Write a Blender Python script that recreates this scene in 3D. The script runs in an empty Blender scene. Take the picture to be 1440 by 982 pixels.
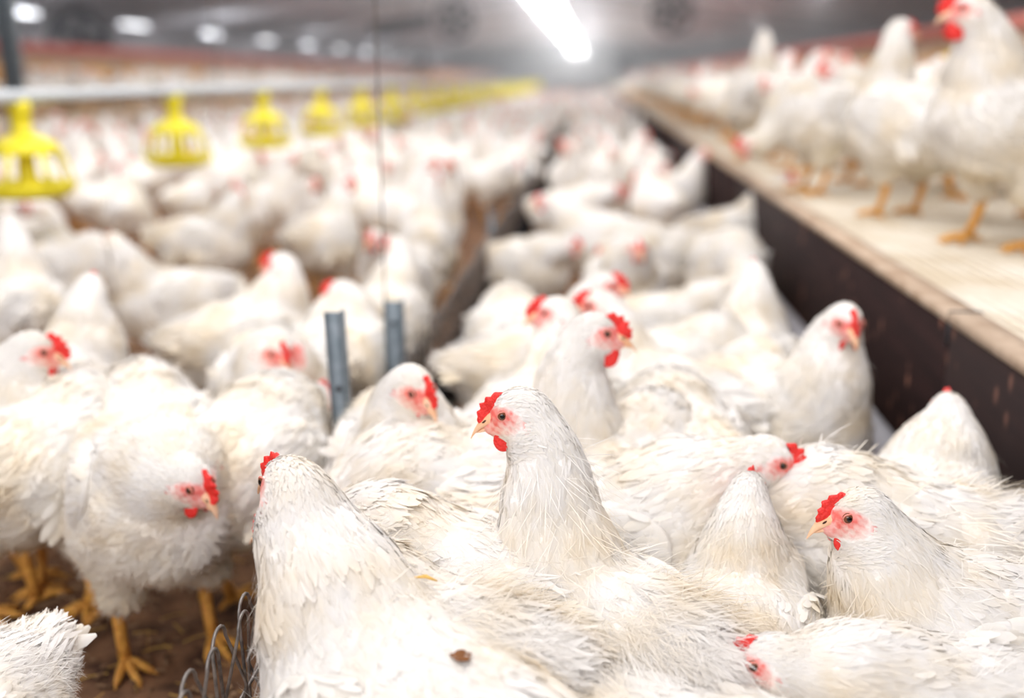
import bpy, math, random
import numpy as np
from mathutils import Vector, Matrix

# ------------------------------------------------------------------ camera, world, light, exposure
scene = bpy.context.scene
COL = scene.collection
W, H = 1440, 982
FPX = 1400.0
VPX, VPY = 838.0, 110.0
CAM_H = 0.82
PITCH = math.atan((H/2 - VPY) / FPX)
YAW = math.atan((VPX - W/2) / FPX * math.cos(PITCH))
cam_data = bpy.data.cameras.new('camera')
cam = bpy.data.objects.new('camera', cam_data)
COL.objects.link(cam)
cam_data.sensor_width = 36.0
cam_data.lens = 36.0 * FPX / W
cam.location = (0, 0, CAM_H)
cam.rotation_euler = (math.pi/2 - PITCH, 0, YAW)
cam_data.clip_start = 0.02
cam_data.clip_end = 300
cam_data.dof.use_dof = True
cam_data.dof.focus_distance = 1.02
cam_data.dof.aperture_fstop = 1.65
scene.camera = cam
scene.view_settings.view_transform = 'Standard'
scene.view_settings.look = 'None'
scene.view_settings.gamma = 1.0
scene.view_settings.use_curve_mapping = False
scene.view_settings.exposure = 0.0

world = bpy.data.worlds.new('world')
scene.world = world
world.use_nodes = True
world.node_tree.nodes['Background'].inputs[0].default_value = (1.0, 0.98, 0.97, 1)
world.node_tree.nodes['Background'].inputs[1].default_value = 0.9

def area(name, loc, sx, sy, watts, color=(1, 1, 1), rot=(0, 0, 0)):
    l = bpy.data.lights.new(name, 'AREA')
    l.shape = 'RECTANGLE'
    l.size, l.size_y = sx, sy
    l.energy = watts
    l.color = color
    o = bpy.data.objects.new(name, l)
    o.location = loc
    o.rotation_euler = rot
    COL.objects.link(o)
    return o

def bulb(loc, watts, color=(1, 1, 1)):
    l = bpy.data.lights.new('lamp_light', 'POINT'); l.energy = watts; l.color = color; l.shadow_soft_size = .12
    o = bpy.data.objects.new('lamp_light', l); o.location = loc; COL.objects.link(o)
# area lights for the unseen near ceiling lamps, plus an added fill behind
area('ceiling_or_fill_light', (-0.6, 1.6, 2.7), 2.2, 2.6, 72, (1, 0.985, 0.96))
area('ceiling_or_fill_light', (-0.8, -2.2, 2.3), 3.0, 1.6, 80, (1, 0.98, 0.96), (62*math.pi/180, 0, -8*math.pi/180))  # fill light added behind the camera to brighten the hens' fronts
area('ceiling_or_fill_light', (-2.5, 6.0, 2.7), 4.0, 5.0, 150, (1, 0.985, 0.97))
area('ceiling_or_fill_light', (2.2, 5.0, 2.7), 2.6, 5.0, 85, (1, 0.985, 0.96))
area('ceiling_or_fill_light', (-3.5, 14.0, 2.75), 6.0, 8.0, 190, (1, 0.99, 0.98))
area('ceiling_or_fill_light', (3.0, 14.0, 2.75), 4.0, 8.0, 110, (1, 0.99, 0.98))

# ------------------------------------------------------------------ helpers
R_CAM = cam.rotation_euler.to_matrix()
def ray(u, v):
    return (R_CAM @ Vector(((u - W/2)/FPX, -(v - H/2)/FPX, -1.0)))
def at_height(u, v, h):
    d = ray(u, v)
    t = (h - CAM_H) / d.z
    return Vector((d.x*t, d.y*t, h))
def at_y(u, v, Y):
    d = ray(u, v)
    t = Y / d.y
    return Vector((d.x*t, Y, CAM_H + d.z*t))
def project(p):
    q = R_CAM.transposed() @ (Vector(p) - Vector((0, 0, CAM_H)))
    if q.z > -0.05: return None
    return (W/2 + FPX*q.x/-q.z, H/2 - FPX*q.y/-q.z, -q.z)

def mesh_np(name, verts, faces, mat=None, smooth=True, col=None, mats=None, mat_idx=None):
    """faces: list of index arrays (n,k)"""
    me = bpy.data.meshes.new(name)
    V = np.asarray(verts, dtype=np.float32)
    if isinstance(faces, np.ndarray): faces = [faces]
    faces = [np.asarray(f, dtype=np.int32) for f in faces if len(f)]
    me.vertices.add(len(V)); me.vertices.foreach_set('co', V.ravel())
    loops = np.concatenate([f.ravel() for f in faces])
    tot = np.concatenate([np.full(len(f), f.shape[1], dtype=np.int32) for f in faces])
    start = np.concatenate([[0], np.cumsum(tot)[:-1]]).astype(np.int32)
    me.loops.add(len(loops)); me.loops.foreach_set('vertex_index', loops)
    me.polygons.add(len(tot)); me.polygons.foreach_set('loop_start', start)
    me.polygons.foreach_set('loop_total', tot)
    if smooth: me.polygons.foreach_set('use_smooth', np.ones(len(tot), dtype=bool))
    if mats:
        for m in mats: me.materials.append(m)
        if mat_idx is not None: me.polygons.foreach_set('material_index', np.asarray(mat_idx, dtype=np.int32))
    elif mat: me.materials.append(mat)
    me.update(calc_edges=True)
    if col is not None:
        a = me.color_attributes.new('Col', 'FLOAT_COLOR', 'POINT')
        c = np.ones((len(V), 4), dtype=np.float32); c[:, :3] = col
        a.data.foreach_set('color', c.ravel())
    return me

def link(name, me, parent=None):
    o = bpy.data.objects.new(name, me)
    COL.objects.link(o)
    if parent: o.parent = parent
    return o
def empty(name, loc=(0, 0, 0), rz=0, s=1):
    o = bpy.data.objects.new(name, None)
    o.location = loc; o.rotation_euler = (0, 0, rz); o.scale = (s, s, s)
    o.empty_display_size = 0.05
    COL.objects.link(o)
    return o
def tag(o, label, cat, group=None, kind=None):
    o['label'] = label; o['category'] = cat
    if group: o['group'] = group
    if kind: o['kind'] = kind
    return o

class MB:
    """collects shapes into one mesh"""
    def __init__(self): self.v = []; self.q = []; self.t = []; self.n = 0
    def add(self, V, Q=None, T=None):
        V = np.asarray(V, float).reshape(-1, 3)
        if Q is not None and len(Q): self.q.append(np.asarray(Q) + self.n)
        if T is not None and len(T): self.t.append(np.asarray(T) + self.n)
        self.v.append(V); self.n += len(V)
    def box(self, x0, x1, y0, y1, z0, z1):
        V = [(x, y, z) for x in (x0, x1) for y in (y0, y1) for z in (z0, z1)]
        self.add(V, [(0, 1, 3, 2), (4, 6, 7, 5), (0, 4, 5, 1), (2, 3, 7, 6), (0, 2, 6, 4), (1, 5, 7, 3)])
    def tube(self, pts, rad, n=8, cap=True, flat=1.0, up=(0, 0, 1)):
        P = np.asarray(pts, float); m = len(P)
        r = np.full(m, rad) if np.isscalar(rad) else np.asarray(rad, float)
        T = np.gradient(P, axis=0); T /= np.linalg.norm(T, axis=1)[:, None] + 1e-12
        upv = np.asarray(up, float)
        if abs(T[0] @ upv) > 0.9: upv = np.array([1.0, 0, 0])
        A = np.zeros_like(P); a = upv
        for i in range(m):
            a = a - (a @ T[i])*T[i]
            a /= np.linalg.norm(a) + 1e-12
            A[i] = a
        B = np.cross(T, A)
        th = np.arange(n)*2*math.pi/n
        V = P[:, None] + r[:, None, None]*(np.cos(th)[None, :, None]*A[:, None]*flat + np.sin(th)[None, :, None]*B[:, None])
        idx = np.arange(m*n).reshape(m, n)
        nx = np.roll(idx, -1, axis=1)
        Q = np.stack([idx[:-1], nx[:-1], nx[1:], idx[1:]], -1).reshape(-1, 4)
        V = V.reshape(-1, 3); Tn = []
        if cap:
            V = np.vstack([V, P[0], P[-1]])
            c0, c1 = m*n, m*n + 1
            for j in range(n):
                k = (j + 1) % n
                Tn.append((c0, k, j)); Tn.append((c1, (m-1)*n + j, (m-1)*n + k))
        self.add(V, Q, Tn)
    def lathe(self, prof, n=24, center=(0, 0, 0), closed=False):
        P = np.asarray(prof, float); m = len(P)
        th = np.arange(n)*2*math.pi/n
        V = np.stack([P[:, 0][:, None]*np.cos(th), P[:, 0][:, None]*np.sin(th), np.repeat(P[:, 1][:, None], n, 1)], -1)
        idx = np.arange(m*n).reshape(m, n); nx = np.roll(idx, -1, axis=1)
        if closed:
            i2 = np.roll(idx, -1, axis=0); n2 = np.roll(nx, -1, axis=0)
            Q = np.stack([idx, nx, n2, i2], -1).reshape(-1, 4)
        else:
            Q = np.stack([idx[:-1], nx[:-1], nx[1:], idx[1:]], -1).reshape(-1, 4)
        self.add(V.reshape(-1, 3) + np.asarray(center), Q)
    def ellipsoid(self, c, r, n=16, m=10, M=None):
        ph = np.linspace(0, math.pi, m + 1)[1:-1]; th = np.arange(n)*2*math.pi/n
        V = np.stack([np.sin(ph)[:, None]*np.cos(th), np.sin(ph)[:, None]*np.sin(th), np.repeat(np.cos(ph)[:, None], n, 1)], -1).reshape(-1, 3)
        V = np.vstack([V, (0, 0, 1), (0, 0, -1)])*np.asarray(r)
        if M is not None: V = V @ np.asarray(M).T
        V = V + np.asarray(c)
        k = len(ph); idx = np.arange(k*n).reshape(k, n); nx = np.roll(idx, -1, axis=1)
        Q = np.stack([idx[:-1], idx[1:], nx[1:], nx[:-1]], -1).reshape(-1, 4)
        T = [(k*n, idx[0, j], nx[0, j]) for j in range(n)] + [(k*n+1, nx[-1, j], idx[-1, j]) for j in range(n)]
        self.add(V, Q, T)
    def mesh(self, name, mat=None, smooth=True, **kw):
        fs = []
        if self.q: fs.append(np.vstack(self.q))
        if self.t: fs.append(np.vstack(self.t))
        return mesh_np(name, np.vstack(self.v), fs, mat, smooth, **kw)
    def build(self, name, mat, parent=None, smooth=True):
        return link(name, self.mesh(name, mat, smooth), parent)

# ------------------------------------------------------------------ materials
def new_mat(name):
    m = bpy.data.materials.new(name); m.use_nodes = True
    nt = m.node_tree; b = nt.nodes['Principled BSDF']
    return m, nt, b
def simple(name, col, rough=0.6, metal=0.0, noise=0.0, nscale=20, col2=None, bump=0.0, spec=0.5, coords='Object'):
    m, nt, b = new_mat(name)
    b.inputs['Base Color'].default_value = (*col, 1)
    b.inputs['Roughness'].default_value = rough
    b.inputs['Metallic'].default_value = metal
    b.inputs['Specular IOR Level'].default_value = spec
    if noise or bump:
        tc = nt.nodes.new('ShaderNodeTexCoord'); n = nt.nodes.new('ShaderNodeTexNoise')
        n.inputs['Scale'].default_value = nscale; n.inputs['Detail'].default_value = 5
        nt.links.new(tc.outputs[coords], n.inputs['Vector'])
        if noise:
            r = nt.nodes.new('ShaderNodeValToRGB')
            r.color_ramp.elements[0].position = 0.5 - 0.3*noise; r.color_ramp.elements[1].position = 0.5 + 0.3*noise
            r.color_ramp.elements[0].color = (*col, 1); r.color_ramp.elements[1].color = (*(col2 or col), 1)
            nt.links.new(n.outputs['Fac'], r.inputs['Fac']); nt.links.new(r.outputs['Color'], b.inputs['Base Color'])
        if bump:
            bp = nt.nodes.new('ShaderNodeBump'); bp.inputs['Strength'].default_value = bump
            bp.inputs['Distance'].default_value = 0.01
            nt.links.new(n.outputs['Fac'], bp.inputs['Height']); nt.links.new(bp.outputs['Normal'], b.inputs['Normal'])
    return m
def emission(name, col, s):
    m, nt, b = new_mat(name)
    b.inputs['Base Color'].default_value = (*col, 1)
    b.inputs['Emission Color'].default_value = (*col, 1)
    b.inputs['Emission Strength'].default_value = s
    return m

def feather_mat(name, trans, bump):
    """white plumage: vertex colour attribute (skin / stains) times a cream mottling"""
    m, nt, b = new_mat(name)
    L = nt.links
    at = nt.nodes.new('ShaderNodeAttribute'); at.attribute_name = 'Col'
    tc = nt.nodes.new('ShaderNodeTexCoord')
    n1 = nt.nodes.new('ShaderNodeTexNoise'); n1.inputs['Scale'].default_value = 9; n1.inputs['Detail'].default_value = 3
    L.new(tc.outputs['Object'], n1.inputs['Vector'])
    r = nt.nodes.new('ShaderNodeValToRGB')
    r.color_ramp.elements[0].position = 0.46; r.color_ramp.elements[0].color = (1, 1, 1, 1)
    r.color_ramp.elements[1].position = 0.74; r.color_ramp.elements[1].color = (0.98, 0.88, 0.70, 1)
    L.new(n1.outputs['Fac'], r.inputs['Fac'])
    mx = nt.nodes.new('ShaderNodeMix'); mx.data_type = 'RGBA'; mx.blend_type = 'MULTIPLY'; mx.inputs['Factor'].default_value = 1
    L.new(at.outputs['Color'], mx.inputs['A']); L.new(r.outputs['Color'], mx.inputs['B'])
    L.new(mx.outputs['Result'], b.inputs['Base Color'])
    b.inputs['Roughness'].default_value = 0.75
    b.inputs['Specular IOR Level'].default_value = 0.15
    if bump:
        n2 = nt.nodes.new('ShaderNodeTexNoise'); n2.inputs['Scale'].default_value = 70; n2.inputs['Detail'].default_value = 4
        L.new(tc.outputs['Object'], n2.inputs['Vector'])
        bp = nt.nodes.new('ShaderNodeBump'); bp.inputs['Strength'].default_value = bump; bp.inputs['Distance'].default_value = 0.01
        L.new(n2.outputs['Fac'], bp.inputs['Height']); L.new(bp.outputs['Normal'], b.inputs['Normal'])
    if trans:
        tr = nt.nodes.new('ShaderNodeBsdfTranslucent'); ms = nt.nodes.new('ShaderNodeMixShader')
        L.new(mx.outputs['Result'], tr.inputs['Color'])
        ms.inputs[0].default_value = trans
        out = nt.nodes['Material Output']
        L.new(b.outputs[0], ms.inputs[1]); L.new(tr.outputs[0], ms.inputs[2]); L.new(ms.outputs[0], out.inputs['Surface'])
    return m

M_BODY = feather_mat('white_down', 0.0, 0.5)
M_FEATH = feather_mat('white_feathers', 0.25, 0.0)
M_COMB = simple('red_comb_skin', (0.72, 0.012, 0.012), 0.42, noise=0.6, nscale=300, col2=(0.85, 0.03, 0.02), bump=0.4)
M_BEAK = simple('horn_beak', (0.84, 0.46, 0.26), 0.4, noise=0.5, nscale=60, col2=(0.88, 0.60, 0.42))
M_LEG = simple('yellow_leg_scales', (0.86, 0.46, 0.08), 0.5, noise=0.7, nscale=120, col2=(0.70, 0.30, 0.07), bump=0.8)
M_LID = simple('pink_eyelid', (0.75, 0.25, 0.2), 0.5)
M_CLAW = simple('claw_horn', (0.45, 0.3, 0.2), 0.4)
def eye_material():
    m, nt, b = new_mat('bird_eye'); L = nt.links
    tc = nt.nodes.new('ShaderNodeTexCoord'); sp = nt.nodes.new('ShaderNodeSeparateXYZ')
    L.new(tc.outputs['Object'], sp.inputs[0])
    ab = nt.nodes.new('ShaderNodeMath'); ab.operation = 'ABSOLUTE'; L.new(sp.outputs['Z'], ab.inputs[0])
    r = nt.nodes.new('ShaderNodeValToRGB'); r.color_ramp.interpolation = 'CONSTANT'
    e = r.color_ramp.elements
    e[0].position = 0; e[0].color = (0.16, 0.05, 0.02, 1)
    e[1].position = 0.5; e[1].color = (0.004, 0.003, 0.003, 1)
    sc = nt.nodes.new('ShaderNodeMath'); sc.operation = 'MULTIPLY'; sc.inputs[1].default_value = 125
    L.new(ab.outputs[0], sc.inputs[0]); L.new(sc.outputs[0], r.inputs['Fac']); L.new(r.outputs['Color'], b.inputs['Base Color'])
    b.inputs['Roughness'].default_value = 0.08
    return m
M_EYE = eye_material()

# ------------------------------------------------------------------ signed distance modelling of the birds
def smin(a, b, k):
    h = np.clip(0.5 + 0.5*(b - a)/k, 0, 1)
    return b*(1 - h) + a*h - k*h*(1 - h)
def d_ell(P, c, r, M=None):
    q = P - np.asarray(c, np.float32)
    if M is not None: q = q @ np.asarray(M, np.float32)
    r = np.asarray(r, np.float32)
    k0 = np.sqrt(((q/r)**2).sum(-1)); k1 = np.sqrt(((q/(r*r))**2).sum(-1)) + 1e-6
    return k0*(k0 - 1)/k1
def d_cap(P, a, b, ra, rb):
    a = np.asarray(a, np.float32); b = np.asarray(b, np.float32)
    ba = b - a; pa = P - a
    h = np.clip((pa @ ba)/(ba @ ba + 1e-9), 0, 1)
    d = pa - h[..., None]*ba
    return np.sqrt((d*d).sum(-1)) - (ra + (rb - ra)*h)

def surface_nets(F, org, h):
    ins = F < 0
    nx, ny, nz = F.shape
    acc = np.zeros((nx-1, ny-1, nz-1, 3), np.float32); cnt = np.zeros((nx-1, ny-1, nz-1), np.float32)
    corners = [(i, j, k) for i in (0, 1) for j in (0, 1) for k in (0, 1)]
    sl = lambda c: tuple(slice(c[a], (F.shape[a] - 1) + c[a]) for a in range(3))
    for c in corners:
        for ax in range(3):
            if c[ax] == 1: continue
            d = list(c); d[ax] = 1
            f0 = F[sl(c)]; f1 = F[sl(d)]
            m = (f0 < 0) != (f1 < 0)
            t = np.where(m, f0/(np.where(m, f0 - f1, 1)), 0)
            for a in range(3):
                acc[..., a] += np.where(m, (c[a] if a != ax else t), 0)
            cnt += m
    act = cnt > 0
    idx = np.full(act.shape, -1, np.int64); idx[act] = np.arange(act.sum())
    ijk = np.argwhere(act)
    V = (ijk + acc[act]/cnt[act][:, None])*h + np.asarray(org)
    Q = []
    for ax in range(3):
        s0 = [slice(None)]*3; s1 = [slice(None)]*3
        s0[ax] = slice(0, -1); s1[ax] = slice(1, None)
        a = ins[tuple(s0)]; b = ins[tuple(s1)]
        e = a != b
        b1, b2 = (ax + 1) % 3, (ax + 2) % 3
        E = np.argwhere(e)
        ok = (E[:, b1] > 0) & (E[:, b2] > 0) & (E[:, b1] < F.shape[b1]-1) & (E[:, b2] < F.shape[b2]-1)
        E = E[ok]
        flip = ~a[tuple(E.T)]
        def g(o1, o2):
            q = E.copy(); q[:, b1] += o1; q[:, b2] += o2
            return idx[tuple(q.T)]
        q = np.stack([g(-1, -1), g(0, -1), g(0, 0), g(-1, 0)], -1)
        q[flip] = q[flip][:, ::-1]
        Q.append(q)
    return V.astype(np.float32), np.vstack(Q)

def rotz(a): c, s = math.cos(a), math.sin(a); return np.array([[c, -s, 0], [s, c, 0], [0, 0, 1]])
def roty(a): c, s = math.cos(a), math.sin(a); return np.array([[c, 0, s], [0, 1, 0], [-s, 0, c]])   # +a tips +x down
def rotx(a): c, s = math.cos(a), math.sin(a); return np.array([[1, 0, 0], [0, c, -s], [0, s, c]])
D2R = math.pi/180

def feathers(P, N, D, Ln, Wd, rng, lift=0.3, curv=5.0, rows=4, cols=3, camber=0.12, base=0.0, pointy=0.6):
    """leaf shaped vanes: P roots, N normals, D flow directions (tangent)"""
    n = len(P)
    D = D - (D*N).sum(1)[:, None]*N; D /= np.linalg.norm(D, axis=1)[:, None] + 1e-9
    S = np.cross(N, D)
    a = rng.normal(0, 0.22, n)[:, None]
    D = D*np.cos(a) + S*np.sin(a); S = np.cross(N, D)
    roll = rng.normal(0, 0.18, n)[:, None]
    S2 = S*np.cos(roll) + N*np.sin(roll)
    lf = lift*rng.uniform(0.2, 1.3, n)[:, None]
    out = []
    for i in range(rows):
        t = i/(rows - 1)
        w = (math.sin(math.pi*min(1, 0.16 + 0.80*t)) ** pointy) if i < rows - 1 else 0.22
        c = P + D*(Ln*t) + N*(base + lf*Ln*t*(1.0) - curv*Ln*Ln*t*t + 0.0015)
        for j in range(cols):
            s = (j/(cols - 1) - 0.5)*2
            out.append(c + S2*(Wd*0.5*w*s) - N*(camber*Wd*w*s*s))
    V = np.stack(out, 1).reshape(-1, 3)
    q = []
    for i in range(rows - 1):
        for j in range(cols - 1):
            b = i*cols + j
            q.append((b, b + 1, b + cols + 1, b + cols))
    q = np.array(q)
    Q = (q[None] + (np.arange(n)*rows*cols)[:, None, None]).reshape(-1, 4)
    return V, Q

def sample_mesh(V, Q, n, rng, mask=None):
    a, b, c, d = V[Q[:, 0]], V[Q[:, 1]], V[Q[:, 2]], V[Q[:, 3]]
    fn = np.cross(c - a, d - b); ar = np.linalg.norm(fn, axis=1)*0.5
    fn = fn/(2*ar[:, None] + 1e-12)
    p = ar.copy()
    if mask is not None: p = p*mask((a + b + c + d)/4, fn)
    p = p/p.sum()
    k = rng.choice(len(Q), n, p=p)
    u = rng.random(n)[:, None]; v = rng.random(n)[:, None]
    P = (a[k]*(1-u) + b[k]*u)*(1-v) + (d[k]*(1-u) + c[k]*u)*v
    return P, fn[k]

def bez(p0, p1, p2, p3, n):
    t = np.linspace(0, 1, n)[:, None]
    return (1-t)**3*p0 + 3*(1-t)**2*t*p1 + 3*(1-t)*t*t*p2 + t**3*p3

def make_hen_data(seed=0, bl=.84, bw=.90, bh=.97, hs=.99, hx=.15, hy=0., hz=.48, hyaw=0., hpitch=8., bpitch=-8., squat=0., fat=1.0, vox=.0045,
                  detail=3, fluff=0.35, comb=1.0, wattle=1.0, stain=0.3, tail=1.0, tailup=25., nback=0.03, nthick=1.0, face=1.0, spot=None):
    """returns dict of meshes; origin at the ground below the body, bird looks along +x"""
    rng = np.random.default_rng(seed + 11)
    z0 = 0.255 - squat
    Mb = roty(bpitch*D2R)
    bc = np.array([0., 0., z0])
    bscale = np.array([bl, bw, bh])
    T = lambda p: bc + Mb @ (np.asarray(p, float)*bscale)
    Mh = rotz(hyaw*D2R) @ roty(hpitch*D2R)*hs
    hp = np.array([hx, hy, hz])
    HT = lambda p: hp + Mh @ np.asarray(p, float)
    nb = T((.085, 0, .045))
    p0 = HT((-.012, 0, -.014))
    dz = max(.03, abs(hz - nb[2])*.45)
    p1 = p0 + np.array([-nback, 0, -dz*.8]) + Mh @ np.array([-.012, 0, 0])
    p2 = nb + np.array([.03, hy*.3, dz*.7])
    NK = bez(p0, p1, p2, nb, 9)
    NR = np.interp(np.linspace(0, 1, 9), [0, .2, .5, .8, 1], [.029, .034, .043, .056, .068])*nthick
    # --- field
    pts = [T((-.25, 0, .06)), T((.18, 0, -.1)), hp + .05, hp - .05, nb]
    lo = np.minimum(np.min(pts, axis=0), [-.26, -.17, .08 - squat]) - .02
    hi = np.maximum(np.max(pts, axis=0), [.2, .17, z0 + .16]) + .02
    ax = [np.arange(lo[i], hi[i], vox, dtype=np.float32) for i in range(3)]
    P = np.stack(np.meshgrid(*ax, indexing='ij'), -1)
    f = fat
    def field(P):
        F = d_ell(P, T((-.01, 0, 0)), (.165*bl, .112*f*bw, .108*f*bh), Mb)
        F = smin(F, d_ell(P, T((.075, 0, -.008)), (.092*bl, .096*f*bw, .103*f*bh), Mb), .05)
        F = smin(F, d_ell(P, T((-.115, 0, .015)), (.095*bl, .090*f*bw, .085*f*bh), Mb), .05)
        F = smin(F, d_ell(P, T((-.185, 0, .055)), (.055*bl, .048*bw, .030), Mb @ roty(tailup*D2R)), .05)
        for s in (-1, 1):
            F = smin(F, d_cap(P, T((.0, s*.062, -.04)), (.02, s*.062, .135 - squat*.9), .062, .030), .035)
        for i in range(8):
            F = smin(F, d_cap(P, NK[i], NK[i+1], NR[i], NR[i+1]), .03 if i > 3 else .02)
        F = smin(F, d_ell(P, HT((-.002, 0, .001)), (.031*hs, .0225*hs, .0265*hs), Mh/hs), .012)
        F = smin(F, d_cap(P, HT((.008, 0, -.004)), HT((.032, 0, -.008)), .0195*hs, .0105*hs), .012)
        F = smin(F, d_cap(P, HT((.004, 0, -.014)), HT((.022, 0, -.018)), .013*hs, .008*hs), .012)
        return F
    F = field(P)
    if detail >= 2:     # ruffled plumage
        q = P*np.float32(34) + seed
        rough = (np.sin(q[..., 0] + 1.3*np.sin(q[..., 1]*.8 + 2)) * np.sin(q[..., 2]*1.1 + 1.7*np.sin(q[..., 0]*.6)) *
                 np.cos(q[..., 1] + np.sin(q[..., 2]*.9)))
        dh = np.sqrt(((P - hp.astype(np.float32))**2).sum(-1))
        F = F + np.float32(.0050)*rough*np.clip((dh - .06)/.05, 0, 1)
    V, Q = surface_nets(F, lo, vox)
    Hl = (V - hp) @ Mh/hs**2                    # head-local coordinates
    def facemask(Hl):
        e = np.sqrt(((Hl[:, 0] - .019)/.022)**2 + ((Hl[:, 2] + .001)/.0165)**2)
        m = np.clip((1.12 - e)/.28, 0, 1)*(np.abs(Hl[:, 1]) > .003)
        near = (np.abs(Hl) < .045).all(1)
        fr = np.clip((Hl[:, 0] - .026)/.006, 0, 1)
        return np.maximum(m, fr*(Hl[:, 2] > -.019))*near*face
    fm = facemask(Hl)
    white = np.array([.90, .88, .865])
    cream = np.array([.84, .72, .46])
    pink = np.array([.91, .72, .68]); red = np.array([.80, .16, .14])
    nz = (np.sin(V[:, 0]*23 + seed) * np.sin(V[:, 1]*19 + seed*2.) * np.sin(V[:, 2]*27 + 1) + 1)/2
    # yellowish soiling on belly and thighs is a property of the plumage
    def stainf(V, nz):
        return np.clip((z0 + .035 - V[:, 2])/.13, 0, 1)*(.35 + .65*nz)*stain*1.6 + np.clip(nz - .75, 0, 1)*stain
    st = np.clip(stainf(V, nz), 0, .8)[:, None]
    C = white*(1 - st) + cream*st
    ring = np.sqrt(((Hl[:, 0] - .016)/.0115)**2 + ((Hl[:, 2] - .006)/.010)**2)
    sp = np.clip(np.sin(Hl[:, 0]*620 + 1)*np.sin(Hl[:, 2]*540) + .25, 0, 1)
    rd = np.clip(np.clip(1.45 - ring, 0, 1)*.75 + .55*sp*np.clip(1.9 - ring*.6, 0, 1) + np.clip((Hl[:, 0] - .020)/.015, 0, .45), 0, 1)[:, None]
    fc = pink*(1 - rd) + red*rd
    C = C*(1 - fm[:, None]) + fc*fm[:, None]
    ear = np.clip(1.2 - np.sqrt(((Hl[:, 0] + .008)/.0055)**2 + ((Hl[:, 2] + .009)/.009)**2), 0, 1)*(np.abs(Hl[:, 1]) > .008)*face
    C = C*(1 - ear[:, None]) + red*1.1*ear[:, None]
    out = {'body': mesh_np('body', V, Q, M_BODY, col=C)}
    out['_raw'] = (V, Q, C)
    out['_head'] = (hp, Mh)
    if detail >= 2:
        Vs, Qs, Cs = [], [], []; off = 0
        def addf(v, q, P, boost=0.0):
            nonlocal off
            k = len(v)//len(P)
            nzp = (np.sin(P[:, 0]*23 + seed)*np.sin(P[:, 1]*19 + seed*2.)*np.sin(P[:, 2]*27 + 1) + 1)/2
            s = np.clip(stainf(P, nzp) + boost + rng.uniform(-.05, .12, len(P)), 0, .75)[:, None]
            c = white*(1 - s) + cream*s
            if spot is not None:
                dd = np.linalg.norm(P - np.asarray(spot), axis=1)
                w = (np.clip(1 - dd/.014, 0, 1)**.5)[:, None]
                c = c*(1 - w) + np.array([.16, .06, .01])*w
            c = c*rng.uniform(.97, 1.01, len(P))[:, None]
            Vs.append(v); Qs.append(q + off); Cs.append(np.repeat(c, k, 0)); off += len(v)
        segA, segB = NK[:-1], NK[1:]
        def flow(P):
            d = np.tile(Mb @ np.array([-1., 0, -.25]), (len(P), 1))
            mid = (segA + segB)/2; tn = segB - segA; tn /= np.linalg.norm(tn, axis=1)[:, None]
            dist = np.linalg.norm(P[:, None] - mid[None], axis=2) - NR[None, :-1]
            w = np.exp(-np.clip(dist, 0, 1)/.02)*np.array([1, 1, 1, 1, .9, .7, .45, .25])
            ws = w.sum(1)[:, None]
            dn = (w[:, :, None]*tn[None]).sum(1)
            nb_ = np.clip(ws*1.2, 0, 1)
            d = d*(1 - nb_) + dn*nb_*1.4/(ws + 1e-6)*np.minimum(ws, 1)
            hl = (P - hp) @ Mh/hs**2
            wh = np.clip((hl[:, 0] + .022)/.02, 0, 1)*(np.linalg.norm(hl, axis=1) < .06)
            dh = (Mh @ np.array([-1, 0, -.25]))
            return d*(1 - wh[:, None]) + dh*wh[:, None]
        def m_body(c, n):
            return np.where(np.linalg.norm(c - NK[2], axis=1) < .07, 0, 1.0)*(np.linalg.norm(c - hp, axis=1) > .09)
        def m_neck(c, n):
            dn = np.linalg.norm(c[:, None] - NK[None], axis=2) - NR[None]
            return (dn.min(1) < .022)*(1 - (np.clip(facemask((c - hp) @ Mh/hs**2)*3, 0, 1)))*(1 + 2.5*(np.linalg.norm(c - hp, axis=1) < .05))
        big = detail >= 3
        nB = 3600 if big else 1700
        Pn, Nn = sample_mesh(V, Q, nB, rng, m_body)
        L_ = rng.uniform(.018, .030, nB)[:, None]; Wd = rng.uniform(.009, .015, nB)[:, None]
        v, q = feathers(Pn, Nn, flow(Pn), L_, Wd, rng, lift=.10, curv=4.5, rows=4, cols=3)
        addf(v, q, Pn)
        nN = 4200 if big else 1500
        Pn, Nn = sample_mesh(V, Q, nN, rng, m_neck)
        dhd = np.linalg.norm(Pn - hp, axis=1)
        sc = np.clip(dhd/.10, .28, 1)[:, None]
        L_ = rng.uniform(.020, .032, nN)[:, None]*sc; Wd = rng.uniform(.0045, .008, nN)[:, None]*np.clip(sc*1.1, .4, 1)
        v, q = feathers(Pn, Nn, flow(Pn), L_, Wd, rng, lift=.06, curv=6, rows=4, cols=2, pointy=.9)
        addf(v, q, Pn)
        # fluffy down strands
        def m_fl(c, n):
            rear = np.clip((-.02 - (c - bc) @ Mb[:, 0])/.12, 0, 1)
            low = np.clip((z0 - c[:, 2])/.08, 0, 1)
            return (.12 + fluff*2*rear + fluff*low)*(np.linalg.norm(c - hp, axis=1) > .07)
        nH = int((14000 if big else 2500)*(.5 + fluff))
        Pn, Nn = sample_mesh(V, Q, nH, rng, m_fl)
        L_ = rng.uniform(.012, .034, nH)[:, None]*(.55 + .9*fluff); Wd = rng.uniform(.0004, .0009, nH)[:, None]*(1 if big else 2)
        fd = flow(Pn) + rng.normal(0, .45, (nH, 3)) + Nn*.0
        v, q = feathers(Pn, Nn, fd, L_, Wd, rng, lift=.35 + fluff*.5, curv=7, rows=4, cols=2, camber=0, pointy=.4)
        addf(v, q, Pn)
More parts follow.
